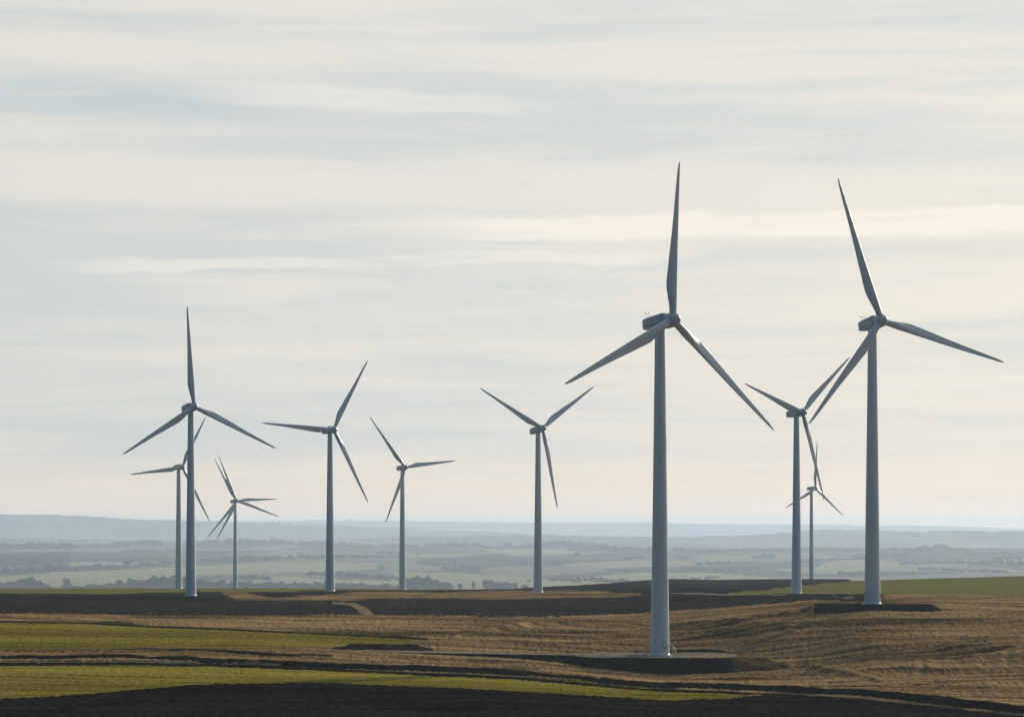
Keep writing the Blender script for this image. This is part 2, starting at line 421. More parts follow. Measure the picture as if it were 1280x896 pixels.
# --- earthworks: flat pads with side slopes, level tracks
def sdrect(x0, x1, y0, y1, r=6.0):
    cx, cy_, hx, hy = (x0 + x1) / 2, (y0 + y1) / 2, (x1 - x0) / 2 - r, (y1 - y0) / 2 - r
    qx, qy = abs(XX - cx) - hx, abs(DD - cy_) - hy
    return np.hypot(np.maximum(qx, 0), np.maximum(qy, 0)) + np.minimum(np.maximum(qx, qy), 0) - r
def zlev(y, d): return ZC - (y - HZ) * d / F
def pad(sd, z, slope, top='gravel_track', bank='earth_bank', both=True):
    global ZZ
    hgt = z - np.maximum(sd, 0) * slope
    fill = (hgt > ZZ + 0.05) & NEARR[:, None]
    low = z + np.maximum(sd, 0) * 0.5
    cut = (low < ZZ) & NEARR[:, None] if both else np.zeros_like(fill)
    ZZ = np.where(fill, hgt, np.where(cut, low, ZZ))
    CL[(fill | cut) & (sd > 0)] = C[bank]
    if top: CL[sd <= 0] = C[top]
ZT1 = zlev(818.6, 684)
def t1_pad():
    s_pad = sdrect(15, 54, 671, 701, 11.0) + 0.3 * vnoise(XX / 4, DD / 5, 15)
    yc = 690 - (XX + 46) * 0.03
    s_tr = np.maximum(abs(DD - 686) - 3.2, np.maximum(XX - 20, -52 - XX))
    ztr = ZT1 + np.clip(-(XX - 16) / 62, 0, 1) * (zlev(812.3, 686) - ZT1)
    s = np.minimum(s_pad, s_tr)
    slope = 0.60 - 0.36 * np.clip((XX - 46) / 14, 0, 1) + 0.04 * vnoise(XX / 5, DD / 5, 14)
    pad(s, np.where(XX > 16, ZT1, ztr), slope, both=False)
    CL[(CL == C['earth_bank']) & (s > 0) & (XX > 51.5 + 2 * vnoise(DD / 4, XX / 9, 18)) & (DD > 640) & (DD < 720)] = C['earth_mound']
    worn = (s <= 0) & (XX > 5) & (vnoise(XX / 7, DD / 5, 19) + .5 * vnoise(XX / 2, DD / 2, 20) + np.clip(s + 6, 0, 6) / 8 > .55)
    CL[worn] = C['verge']
t1_pad()
# the track runs on to the left over the fields
paint('gravel_track', [(300, 812.4), (350, 811.2), (430, 811.5), (500, 812), (500, 813), (430, 812.6), (350, 812.2), (300, 813.4)], 500, 900, 0.1)
ZT2 = zlev(754.6, 806)
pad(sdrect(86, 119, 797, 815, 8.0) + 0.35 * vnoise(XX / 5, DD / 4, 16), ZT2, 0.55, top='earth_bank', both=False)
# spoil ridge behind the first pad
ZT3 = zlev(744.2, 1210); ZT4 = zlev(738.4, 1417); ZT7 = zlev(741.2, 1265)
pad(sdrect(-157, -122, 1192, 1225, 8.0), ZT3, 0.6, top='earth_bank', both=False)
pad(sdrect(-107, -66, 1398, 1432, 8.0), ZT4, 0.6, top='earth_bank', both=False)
pad(sdrect(116, 152, 1255, 1275, 6.0), ZT7, 0.35, top='verge', bank='stubble_field', both=False)

BANKW = np.zeros_like(ZZ)
def ridge(line, wf, wb, cls='earth_bank', taper=12, verge=None, lo=440, hi=1300):
    """a grassy bank: line of (column, toe level, height m)"""
    global ZZ
    us = np.array([p[0] for p in line], float)
    d0k = np.array([inv(p[0], p[1], lo, hi) for p in line]); hk = np.array([p[2] for p in line], float)
    d0 = np.interp(UC, us, d0k); h = np.interp(UC, us, hk)
    if taper: h = h * np.clip(np.minimum(UC - us[0], us[-1] - UC) / taper, 0, 1)
    h = h * (1 + 0.22 * vnoise(UC / 38, UC * 0 + wf, 31) + 0.10 * vnoise(UC / 9, UC * 0 + wf, 32))
    d0 = d0 + 1.2 * vnoise(UC / 30, UC * 0 + wf, 33)
    t = DD - d0[None, :]
    prof = np.where(t < 0, np.clip(1 + t / wf, 0, 1), np.clip(1 - t / wb, 0, 1)); prof = prof * prof * (3 - 2 * prof)
    sel = NEARR[:, None]
    dz = np.where(sel, h[None, :] * prof, 0)
    ZZ = ZZ + dz
    on = h[None, :] > 0.12
    CL[sel & on & (t < 0.8) & (t > -wf * 1.05)] = C[cls]  # earth_bank colours only the camera-side slope dark, adding to its shade
    if verge: CL[sel & on & (t >= 0.8) & (t < verge)] = C['verge']
L_ = -320; E_ = 1620
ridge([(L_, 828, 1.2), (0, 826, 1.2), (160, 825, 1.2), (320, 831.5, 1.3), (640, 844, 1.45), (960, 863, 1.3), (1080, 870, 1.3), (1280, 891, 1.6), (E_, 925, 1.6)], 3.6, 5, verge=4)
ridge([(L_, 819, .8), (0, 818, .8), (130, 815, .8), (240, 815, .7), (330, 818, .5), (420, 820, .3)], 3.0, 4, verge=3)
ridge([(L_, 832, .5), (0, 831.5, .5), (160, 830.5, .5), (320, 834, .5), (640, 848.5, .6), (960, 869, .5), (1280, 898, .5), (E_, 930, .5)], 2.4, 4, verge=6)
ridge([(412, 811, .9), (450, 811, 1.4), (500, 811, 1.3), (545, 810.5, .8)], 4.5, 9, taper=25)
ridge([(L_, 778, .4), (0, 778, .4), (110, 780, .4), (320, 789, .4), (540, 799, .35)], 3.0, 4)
ridge([(600, 792, .5), (640, 788, .9), (700, 784, 1.2), (830, 782, 1.2), (1000, 788, .5)], 15, 26, cls='stubble_field')
ridge([(625, 801, .3), (665, 804, .6), (710, 807, .4)], 6, 10, cls='stubble_field')
ridge([(930, 806, .4), (1060, 803, 1.4), (1150, 809, 1.5), (1290, 823, 1.3), (1500, 830, 1.2)], 20, 34, cls='stubble_field')
ridge([(930, 774, .4), (985, 772, .8), (1020, 769, .4)], 6, 10, cls='stubble_field')
ridge([(880, 792, .3), (960, 791, .7), (1100, 788, .6), (1220, 793, .3)], 9, 14, cls='stubble_field')
ridge([(940, 829, .3), (1010, 838, .8), (1100, 852, .6), (1250, 864, .4)], 7, 12, cls='stubble_field')
ridge([(1020, 848, .6), (1085, 842, 1.3), (1170, 835, 1.7), (1280, 829, 1.8), (1500, 825, 1.8)], 24, 22, cls='stubble_field', taper=40)
ridge([(560, 799, .5), (600, 793, .7), (640, 789, .6), (690, 785, .3)], 6.0, 9, cls='stubble_field')
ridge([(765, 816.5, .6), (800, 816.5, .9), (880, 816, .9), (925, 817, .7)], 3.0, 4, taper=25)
ridge([(L_, 769, .3), (0, 769, .3), (320, 772, .3), (480, 768.5, .3), (640, 770, .3), (800, 766, .3), (1000, 754.5, .3)], 3.0, 5, cls='ploughed_field')

# --- relief: folds, drill rows, clods
near = (DD < 2300)
rowv = DD + 0.22 * np.clip(XX - 10, 0, 90) + 22 * vnoise(XX / 95, DD / 140, 43)
fold = 1.25 * vnoise(XX / 120 + 5, rowv / 27, 41) + 0.12 * vnoise(XX / 80, rowv / 12, 42)
strip = 0.16 * vnoise(XX / 60, rowv / 5.2, 44) + 0.08 * vnoise(XX / 22, rowv / 2.8, 45) + 0.34 * vnoise(XX / 150, rowv / 15, 53)
clod = 0.45 * rng.normal(0, 1, ZZ.shape) + 1.5 * vnoise(XX / 0.55, DD / 2.2, 51) + 1.0 * vnoise(XX / 1.3, DD / 3.1, 52)
clod2 = vnoise(XX / 0.8, DD / 5, 46)
amp = {'stubble_field': (1.0, 1.7, .075, .05), 'ploughed_field': (.5, .6, .07, .08), 'dark_soil': (.25, .5, .05, .05), 'crop_field': (.35, .45, .05, .04),
       'pasture': (.2, .15, .03, .03), 'earth_mound': (.0, .1, .03, .04), 'earth_bank': (.0, .05, .018, .02), 'gravel_track': (0, 0, .012, .01), 'verge': (.0, .2, .06, .08)}
ds = (CL == C['dark_soil']) & near
fur = np.sin(2 * math.pi * (XX * 0.94 + (DD - 480) * 0.30 + 3 * vnoise(XX / 60, DD / 60, 54)) / 2.6)
ZZ = np.where(ds & (DD < 640), ZZ + 0.07 * fur, ZZ)
for nm, (a, b, c, e) in amp.items():
    m = (CL == C[nm]) & near
    ZZ = np.where(m, ZZ + (b * strip + c * clod + e * clod2), ZZ)
fm = ((CL == C['stubble_field']) | (CL == C['ploughed_field'])) & near & (DD > 560)
fmf = fm.astype(float)
for _ in range(6):   # feather the folds towards field edges
    fmf[1:-1, 1:-1] = (fmf[:-2, 1:-1] + fmf[2:, 1:-1] + fmf[1:-1, :-2] + fmf[1:-1, 2:] + 4 * fmf[1:-1, 1:-1]) / 8
ZZ += np.where(near, fold * fmf * np.clip((DD - 540) / 80, 0, 1), 0)
far = DD > 6800
ZZ += np.where(far & (DD < 20000), 1.8 * vnoise(XX / 270, DD / 630, 47) + 0.6 * vnoise(XX / 18, DD / 120, 48), 0)
ZZ += np.where(DD > 18900, 7 * vnoise(XX / 68, DD / 450, 49) + 4.5 * vnoise(XX / 26, DD / 180, 50), 0)

def ground_z(x, y):
    u = 640 + x / y * F
    i = int(np.clip(np.searchsorted(DR, y) - 1, 0, len(DR) - 2)); j = int(np.clip(np.searchsorted(UC, u) - 1, 0, len(UC) - 2))
    a, b = (y - DR[i]) / (DR[i + 1] - DR[i]), (u - UC[j]) / (UC[j + 1] - UC[j])
    return float((ZZ[i, j] * (1 - b) + ZZ[i, j + 1] * b) * (1 - a) + (ZZ[i + 1, j] * (1 - b) + ZZ[i + 1, j + 1] * b) * a)

# --- one mesh per kind of ground, sharing their borders
V = np.stack([XX, DD, ZZ], -1).reshape(-1, 3)
nr, nc = YY.shape
idx = np.arange(nr * nc).reshape(nr, nc)
Q = np.stack([idx[:-1, :-1], idx[:-1, 1:], idx[1:, 1:], idx[1:, :-1]], -1)
QC = CL[:-1, :-1]
mats = dict(valley_land=M_VALLEY, stubble_field=M_STUB, ploughed_field=M_PLOUGH, dark_soil=M_PLOUGH_NEAR, crop_field=M_GREEN, pasture=M_PASTURE,
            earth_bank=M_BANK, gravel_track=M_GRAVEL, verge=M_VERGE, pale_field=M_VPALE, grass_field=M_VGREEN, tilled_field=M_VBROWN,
            dark_field=M_VDARK, hills=M_HILL, earth_mound=M_EARTH)
names = dict(dark_soil='dark_ploughed_field', valley_land='valley_floor', verge='dry_grass_verge', crop_field='green_crop_field', pasture='green_pasture',
             pale_field='pale_valley_field', grass_field='valley_meadow', tilled_field='tilled_valley_field', dark_field='dark_valley_field')
for nm, c in C.items():
    f = Q[QC == c]
    if not len(f): continue
    used, invx = np.unique(f, return_inverse=True)
    o = link(names.get(nm, nm), mesh_np(nm, V[used], invx.reshape(f.shape), mats[nm]))
    tag(o, kind='structure')

# the hillside the picture is taken from, and the land round it
def foreground():
    xs = np.concatenate([-np.geomspace(30000, 60, 24), np.linspace(-50, 50, 21), np.geomspace(60, 30000, 24)])
    ys = np.concatenate([-np.geomspace(30000, 60, 22), np.linspace(-50, 300, 71)])
    X, Y = np.meshgrid(xs, ys)
    Z = zlev(1041, 300) - 0.12 + 30.4 * np.exp(-(X * X + Y * Y) / 85 ** 2)
    Z += 0.05 * rng.normal(0, 1, Z.shape) * (Y < 280)
    i = np.arange(X.size).reshape(X.shape)
    q = np.stack([i[:-1, :-1], i[:-1, 1:], i[1:, 1:], i[1:, :-1]], -1).reshape(-1, 4)
    o = link('ground', mesh_np('ground', np.stack([X, Y, Z], -1).reshape(-1, 3), q, M_PLOUGH_NEAR)); tag(o, kind='structure')
foreground()

# ------------------------------------------------------------------ haze
def haze():
    x0, x1, y0, y1, z0, z1 = -60000, 60000, -31000, 56000, min(float(ZZ.min()), -6.0) - 1, float(ZZ.max()) + 12
    v = [(x, y, z) for x in (x0, x1) for y in (y0, y1) for z in (z0, z1)]
    f = [(0, 1, 3, 2), (4, 6, 7, 5), (0, 4, 5, 1), (2, 3, 7, 6), (0, 2, 6, 4), (1, 5, 7, 3)]
    m = bpy.data.materials.new('haze'); m.use_nodes = True; nt = m.node_tree; nt.nodes.clear()
    pv = nt.nodes.new('ShaderNodeVolumePrincipled'); out = nt.nodes.new('ShaderNodeOutputMaterial')
    pv.inputs['Color'].default_value = HAZE_COL
    pv.inputs['Density'].default_value = HAZE_DENS
    pv.inputs['Anisotropy'].default_value = HAZE_G
    nt.links.new(pv.outputs[0], out.inputs['Volume'])
    o = link('haze', mesh('haze', v, f, m, False)); tag(o, kind='stuff')
HAZE_COL, HAZE_DENS, HAZE_G = (0.625, 0.775, 0.955, 1), 4.1e-5, 0.30
haze()

# ------------------------------------------------------------------ wind turbines
def loft(rings, cap=True):
    v, f = [], []
    n = len(rings[0])
    for r in rings: v += r
    for i in range(len(rings) - 1):
        for j in range(n):
            k = (j + 1) % n
            f.append((i * n + j, i * n + k, (i + 1) * n + k, (i + 1) * n + j))
    if cap:
        f.append(tuple(range(n - 1, -1, -1))); f.append(tuple((len(rings) - 1) * n + j for j in range(n)))
    return v, f

def tower_mesh(h):
    rb, rt = 2.30, 1.22
    def rad(z): return rb + (rt - rb) * (z / h) ** 0.9
    zs = [0, 0.02, 0.25, 0.27]; rs = [rb + .05, rb + .05, rb + .05, rb]
    for z in np.linspace(0.6, h - .3, 26): zs.append(z); rs.append(rad(z))
    zs.append(h); rs.append(rad(h))
    o = np.argsort(zs)
    rings = [[(rs[i] * math.cos(a), rs[i] * math.sin(a), zs[i]) for a in np.linspace(0, 2 * math.pi, 48, endpoint=False)] for i in o]
    v, f = loft(rings)
    return mesh('tower', v, f, M_TOWER), rad

def blade_mesh():
    """root at origin, span +Z, 40 m; +X is the leading side, +Y faces upwind"""
    rings = []
    S = [(0.0, 1.75, 1.0, 0), (1.0, 1.75, 1.0, 0), (2.2, 1.80, .96, 6), (3.8, 2.20, .74, 13), (5.6, 2.62, .52, 15), (7.4, 2.95, .38, 13), (9.0, 2.98, .32, 11),
         (12, 2.70, .27, 8.5), (16, 2.42, .24, 6), (20, 2.05, .21, 4.2), (25, 1.65, .19, 2.6), (30, 1.30, .18, 1.4), (35, 0.98, .17, .5), (38, 0.74, .16, 0), (39.3, .48, .15, 0), (39.85, .24, .15, 0), (40.0, .06, .2, 0)]
    n = 28
    for z, c, tk, tw in S:
        round_ = min(1, max(0, (tk - .36) / .6))
        ring = []
        for j in range(n):
            t = 2 * math.pi * j / n
            s = (1 - math.cos(t)) / 2                           # 0 leading edge .. 1 trailing edge
            sgn = 1 if t <= math.pi else -1
            th = tk * 5 * (.2969 * math.sqrt(max(s, 0)) - .126 * s - .3516 * s * s + .2843 * s ** 3 - .1036 * s ** 4)
            cam_ = 0.035 * (1 - (2 * s - .9) ** 2) * (1 - round_)
            ax, ay = (0.5 - s), sgn * th - cam_
            cx, cy2 = 0.5 * math.cos(t), 0.5 * math.sin(t)
            px = (ax * (1 - round_) + cx * round_) * c
            py = (ay * (1 - round_) + cy2 * round_) * c
            px -= (c - 1.75) * 0.5 * (.86 if z < 12 else .86) if c > 1.75 else (c - 1.75) * .28
            a = R(tw)
            ring.append((px * math.cos(a) - py * math.sin(a), px * math.sin(a) + py * math.cos(a), z + 0.0))
        rings.append(ring)
    # smooth along the span
    zs = [s[0] for s in S]; zz = np.unique(np.concatenate([np.linspace(0, 39, 46), zs]))
    arr = np.array(rings); res = []
    for z in zz:
        q = np.stack([np.interp(z, zs, arr[:, j, k]) for j in range(n) for k in range(3)]).reshape(n, 3)
        res.append(q)
    res = np.array(res)
    sm = res.copy()
    for _ in range(2): sm[1:-4] = (sm[:-5] + 2 * sm[1:-4] + sm[2:-3]) / 4
    sm[..., 2] = zz[:, None]
    sm[..., 1] += (0.9 * (zz / 40) ** 2)[:, None]              # slight pre-bend upwind
    v, f = loft([[tuple(p) for p in r] for r in sm])
    return mesh('blade', v, f, M_BLADE)
BLADE = blade_mesh()

def superring(w, h, cx, cz, y, n=32, e=4.0):
    r = []
    for a in np.linspace(0, 2 * math.pi, n, endpoint=False):
        c, s = math.cos(a), math.sin(a)
        r.append((cx + w / 2 * math.copysign(abs(c) ** (2 / e), c), y, cz + h / 2 * math.copysign(abs(s) ** (2 / e), s)))
    return r
def nacelle_mesh():
    """+Y points to the rotor, origin on the tower axis at shaft height"""
    S = [(-5.6, 1.9, 1.9, .02), (-5.45, 2.35, 2.35, .02), (-5.1, 2.6, 2.62, .02), (-3.4, 2.85, 3.0, .06), (-1.0, 3.05, 3.35, .10), (1.3, 3.1, 3.6, .12), (2.2, 3.05, 3.55, .1), (2.3, 2.7, 3.1, .05), (2.45, 2.55, 2.8, 0)]
    v, f = loft([superring(w, h, 0, z, y, 40, 8.0 if y < 2.25 else 3.0) for y, w, h, z in S])
    return mesh('nacelle', v, f, M_NAC)
NAC = nacelle_mesh()
def hub_mesh():
    """spinner, axis +Y, rotor plane at 0"""
    S = [(-1.75, 1.25), (-1.7, 1.55), (-1.2, 1.72), (-.4, 1.80), (.3, 1.76), (.9, 1.58), (1.4, 1.30), (1.85, .92), (2.15, .52), (2.28, .18), (2.3, .02)]
    v, f = loft([[(r * math.cos(a), y, r * math.sin(a)) for a in np.linspace(0, 2 * math.pi, 32, endpoint=False)] for y, r in S])
    return mesh('hub', v, f, M_NAC)
HUB = hub_mesh()
def tube(pts, r, n=8):
    pts = [Vector(p) for p in pts]; rings = []
    for i, p in enumerate(pts):
        t = (pts[min(i + 1, len(pts) - 1)] - pts[max(i - 1, 0)]).normalized()
        a = t.orthogonal().normalized(); b = t.cross(a)
        if i and rings:
            a = (Vector(rings[-1][0]) - pts[i - 1]); a = (a - a.dot(t) * t).normalized(); b = t.cross(a)
        rings.append([tuple(p + a * r * math.cos(q) + b * r * math.sin(q)) for q in np.linspace(0, 2 * math.pi, n, endpoint=False)])
    return loft(rings)
def join(parts):
    v, f = [], []
    for pv, pf in parts:
        o = len(v); v += list(pv); f += [tuple(i + o for i in q) for q in pf]
    return v, f
def box(x0, x1, y0, y1, z0, z1):
    v = [(x, y, z) for x in (x0, x1) for y in (y0, y1) for z in (z0, z1)]
    return v, [(0, 1, 3, 2), (4, 6, 7, 5), (0, 4, 5, 1), (2, 3, 7, 6), (0, 2, 6, 4), (1, 5, 7, 3)]
def mast_mesh():
    """bent wind-vane masts on the rear of the roof"""
    parts = [tube([(.35, -4.7, 1.3), (.35, -4.75, 2.0), (.38, -5.0, 2.75)], .05), tube([(-.35, -4.1, 1.35), (-.35, -4.2, 2.1), (-.36, -4.55, 2.8)], .05)]
    for c in ((.38, -5.0, 2.78), (-.36, -4.55, 2.83)):
        parts.append(tube([(c[0] - .32, c[1], c[2]), (c[0] + .3, c[1], c[2])], .07)); parts.append(tube([(c[0], c[1], c[2] - .1), (c[0], c[1], c[2] + .22)], .09))
    v, f = join(parts); return mesh('weather_mast', v, f, M_STEEL)
MAST = mast_mesh()
def seam_mesh():
    S = superring(3.12, 3.62, 0, .12, 1.55, 40, 8.0); S2 = superring(3.12, 3.62, 0, .12, 1.72, 40, 8.0)
    v, f = loft([S, S2], cap=False); return mesh('seam', v, f, M_SEAM)
SEAM = seam_mesh()
def lettering_mesh(side):
    """worn dark lettering low on a side of the nacelle, not readable in the photo: one uneven raised band"""
    rn = random.Random(3); pr = []; y = -4.3
    while y < .7:
        w = rn.uniform(.12, .42); hh = rn.uniform(.07, .26) if y > -3.4 else rn.uniform(.25, .42)
        pr += [(y, hh), (y + w, hh)]; y += w
        if rn.random() < .75:
            g_ = rn.uniform(.04, .2); pr += [(y + .001, .02), (y + g_, .02)]; y += g_ + .001
    v, f = [], []
    for y, hh in pr:
        x = side * (np.interp(y, [-5.1, -3.4, -1.0, 1.3], [1.3, 1.425, 1.525, 1.55]) + .006)
        v += [(x, y, -.52 - hh / 2), (x, y, -.52 + hh / 2), (x - side * .05, y, -.52 + hh / 2), (x - side * .05, y, -.52 - hh / 2)]
    for i in range(len(pr) - 1):
        for k in range(4):
            q = (k + 1) % 4; f.append((4 * i + k, 4 * i + q, 4 * i + 4 + q, 4 * i + 4 + k))
    return mesh('lettering', v, f, M_DARK, False)
LETT = [lettering_mesh(-1), lettering_mesh(1)]

def axes(yaw, tilt):
    """orientation whose +Y is the rotor axis (towards the camera's right), Z up"""
    a = Vector((math.sin(yaw) * math.cos(tilt), -math.cos(yaw) * math.cos(tilt), math.sin(tilt)))
    r = Vector((math.cos(yaw), math.sin(yaw), 0))
    up = r.cross(-a); up = up if up.z > 0 else -up
    return a, r, up

def turbine(label, bx, by, hx, hy, s, yaw, tilt, blades, detail=True, pad_z=None):
    d = F / s
    X, Hz = (bx - 640) / s, ZC - (hy - HZ) / s
    z0 = pad_z if pad_z is not None else min(ground_z(X, d), ground_z(X - 2, d), ground_z(X + 2, d)) - 0.02
    root = empty('wind_turbine', (X, d, z0))
    tag(root, label, 'wind turbine', 'wind turbines on the farmland')
    yaw, tilt = R(yaw), R(tilt)
    a, r, up = axes(yaw, tilt)
    over = (hx - bx) / s / (math.sin(yaw) * math.cos(tilt))
    over = max(3.2, min(4.8, over))
    hub_w = Vector((hx - bx, 0, 0)) / s
    hubp = Vector((hub_w.x, -over * math.cos(yaw), Hz - z0))
    h = hubp.z - over * math.sin(tilt) - 1.55
    tm, rad = tower_mesh(h)
    tw = link('tower', tm, root)
    N = Matrix((( -r.x, a.x, up.x), (-r.y, a.y, up.y), (-r.z, a.z, up.z)))     # columns: -r, a, up  (right handed)
    nloc = hubp - a * 4.2
    nac = link('nacelle', NAC, root); nac.matrix_local = Matrix.Translation(nloc) @ N.to_4x4()
    sm_ = link('seam', SEAM, nac)
    if pad_z in (ZT1, ZT2):
        for q in LETT: link('lettering', q, nac)
    if detail: link('weather_mast', MAST, nac)
    hb = link('hub', HUB, root); hb.matrix_local = Matrix.Translation(hubp) @ N.to_4x4()
    for th, bl in blades:
        t = R(th)
        er = r * math.sin(t) + up * math.cos(t)                 # along the blade
        et = r * math.cos(t) - up * math.sin(t)                 # clockwise seen from the front
        M3 = Matrix(((et.x, a.x, er.x), (et.y, a.y, er.y), (et.z, a.z, er.z)))
        if M3.determinant() < 0: M3 = Matrix(((et.x, a.x, er.x), (et.y, a.y, er.y), (et.z, a.z, er.z)))
        b = link('blade', BLADE, root)
        b.matrix_local = Matrix.Translation(hubp + er * 1.2) @ M3.to_4x4() @ Matrix.Diagonal((1, 1, (bl - 1.2) / 40.0, 1))
    return root, rad, h

def door_mesh(rad):
    v, f = [], []
    for i, z in enumerate(np.linspace(.9, 3.1, 6)):
        for j, a in enumerate(np.linspace(R(60), R(82), 5)):
            rr = rad(z) + .03; v.append((rr * math.cos(a), rr * math.sin(a), z))
    for i in range(5):
        for j in range(4): f.append((i * 5 + j, i * 5 + j + 1, (i + 1) * 5 + j + 1, (i + 1) * 5 + j))
    return mesh('door', v, f, M_SEAM)

def mark_mesh(rad):
    """open ring with a tail, painted on the tower foot"""
    pts = [(.50, .25), (.38, .52), (.10, .66), (-.22, .60), (-.45, .32), (-.52, -.05), (-.46, -.42), (-.22, -.66), (.05, -.78), (.30, -.80), (.42, -1.0)]
    pts2 = [(.30, .12), (.36, -.12), (.28, -.30), (.40, -.55), (.34, -.75)]
    v, f = [], []
    def strip(p, w):
        p = [Vector(q) for q in p]; fine = []
        for i in range(len(p) - 1):
            for k in range(4): fine.append(p[i].lerp(p[i + 1], k / 4))
        fine.append(p[-1]); o = len(v)
        for i, q in enumerate(fine):
            t = (fine[min(i + 1, len(fine) - 1)] - fine[max(i - 1, 0)]).normalized(); nn = Vector((-t.y, t.x)) * w
            for sgn in (1, -1):
                e = q + nn * sgn; z = 2.55 + e.y; rr = rad(z) + .02
                ang = R(-90) + R(26) + e.x / rr * 1.15
                v.append((rr * math.cos(ang), rr * math.sin(ang), z))
        for i in range(len(fine) - 1): f.append((o + 2 * i, o + 2 * i + 1, o + 2 * i + 3, o + 2 * i + 2))
    strip(pts, .085); strip(pts2, .10)
    return mesh('painted_mark', v, f, M_DARK)

def stair_mesh(sx, curved, hgt, run, mat):
    """steep access ladder leaning on the tower foot with two bowed handrails"""
    parts = []
    for y in (-.55, .55):
        pts = []
        for k in range(9):
            t = k / 8
            x = run * (1 - t) if not curved else run * math.cos(t * math.pi / 2) ** 1.0
            z = hgt * (t if not curved else math.sin(t * math.pi / 2))
            pts.append((sx * (2.2 + x), y, z))
        parts.append(tube(pts, .11 if mat is M_RUST else .09))
        parts.append(tube([(sx * (2.2 + run * .55), y, 0), (sx * (2.2 + run * .5), y, hgt * .55)], .06))
    for k in range(1, 9):
        t = k / 9
        x = run * (1 - t) if not curved else run * math.cos(t * math.pi / 2)
        z = hgt * (t if not curved else math.sin(t * math.pi / 2))
        xx = sx * (2.2 + x); parts.append(box(min(xx - .13, xx + .13), xx + .13, -.55, .55, z - .04, z + .04))
    v, f = join(parts); return mesh('access_ladder', v, f, mat, False)

def foundation(root):
    v, f = loft([[(3.1 * math.cos(a), 3.1 * math.sin(a), z) for a in np.linspace(0, 2 * math.pi, 40, endpoint=False)] for z in (-.6, .05)])
    link('foundation', mesh('foundation', v, f, M_CONC, False), root)

t, rad, h = turbine('nearest and largest white turbine, a round painted mark at its foot', 825, 818, 840, 401, 5.2, 39, 4.5,
                    [(5.5, 38.6), (129.6, 40.3), (244.3, 39.4)], pad_z=ZT1)
link('painted_mark', mark_mesh(rad), t); link('door', door_mesh(rad), t); foundation(t)
for sx in (-1, 1): link('access_ladder', stair_mesh(sx, True, 2.5, 1.7, M_STEEL), t)
t, rad, h = turbine('second largest white turbine at the right, on a dark mound before the green hill', 1090.5, 755, 1099.5, 402, 4.41, 28, 7,
                    [(342.8, 41.9), (104.3, 42.9), (222.0, 40.8)], pad_z=ZT2)
foundation(t); link('door', door_mesh(rad), t)
for sx in (-1, 1): link('access_ladder', stair_mesh(sx, False, 2.9, 2.0, M_RUST), t)
t, rad, h = turbine('tall turbine at the left with one blade straight up, hiding part of a smaller one', 238.5, 744, 243.5, 508.5, 2.94, 33, 4.5,
                    [(356.8, 42.9), (114.0, 41.9), (238.2, 40.2)], pad_z=ZT3)
foundation(t)
t, rad, h = turbine('turbine with one blade pointing level to the left and one up to the right', 412.5, 738, 417.5, 537, 2.51, 35, 4.5,
                    [(30.5, 41.3), (153.4, 40.7), (272.8, 41.5)], pad_z=ZT4)
foundation(t)
turbine('smaller turbine left of centre with one blade nearly level to the right', 503, 736, 506.9, 584.1, 1.89, 32.5, 4.5, [(321.3, 41.9), (82.4, 38.9), (204.6, 40.4)])
turbine('turbine right of centre whose two raised blades form a wide V', 672.7, 739.5, 678.4, 535.3, 2.54, 35, 9.5, [(56.5, 39.7), (174.6, 40.3), (297.3, 40.5)], pad_z=zlev(739.8, F / 2.54))
turbine('turbine between the two largest ones, two blades raised in a V', 995.7, 741, 1002.6, 515.5, 2.81, 37, 4.5, [(48.8, 39.4), (166.3, 40.2), (288.2, 36.5)], pad_z=ZT7)
turbine('smallest distant turbine on the right, standing behind the dark ploughed crest', 1014.3, 726, 1018.7, 610.3, 1.41, 37.5, 2, [(3.5, 42.4), (126.2, 40.7), (244.4, 41.5)])
turbine('distant turbine half hidden behind the tall left turbine, one blade level to the left', 223.3, 736, 228.7, 583.6, 1.91, 37.5, 2, [(28, 37.5), (150.8, 40.4), (261.7, 39.7)])
turbine('small distant turbine at the left with six thin blades in three close pairs', 294, 734, 296.2, 625.9, 1.4, 35, 4.5,
        [(336.7, 44.6), (329.7, 42.8), (86.9, 40.6), (107.9, 44.6), (223.6, 45.8), (212.3, 41.5)], detail=False)

# ------------------------------------------------------------------ trees of the valley
def crown_arrays(seed):
    """an uneven crown 1 m high and about 1 m wide, made of leaf clumps round several limbs"""
    r = np.random.default_rng(seed); vs_, fs_ = [], []
    nl = r.integers(6, 10); base = 0
    cs = np.stack([r.uniform(-.34, .34, nl), r.uniform(-.34, .34, nl), r.uniform(.34, .78, nl)], 1)
    rs = r.uniform(.16, .27, nl)
    for c, rad_ in zip(cs, rs):
        n = 62
        dirs = r.normal(0, 1, (n, 3)); dirs /= np.linalg.norm(dirs, axis=1)[:, None]
        ctr = c + dirs * (rad_ * r.uniform(.45, 1.05, n))[:, None] * np.array([1, 1, .9])
        sz = r.uniform(.06, .12, n)
        for p, q in zip(ctr, sz):
            a = r.normal(0, 1, 3); a /= np.linalg.norm(a); b = np.cross(a, r.normal(0, 1, 3)); b /= np.linalg.norm(b)
            vs_ += [p + a * q, p + b * q, p - a * q, p - b * q]
            fs_.append((base, base + 1, base + 2, base + 3)); base += 4
    v = np.array(vs_); v[:, 2] = np.maximum(v[:, 2], .04)
    return v, np.array(fs_)
CROWNS = [crown_arrays(100 + i) for i in range(8)]
CROWN_ME = []
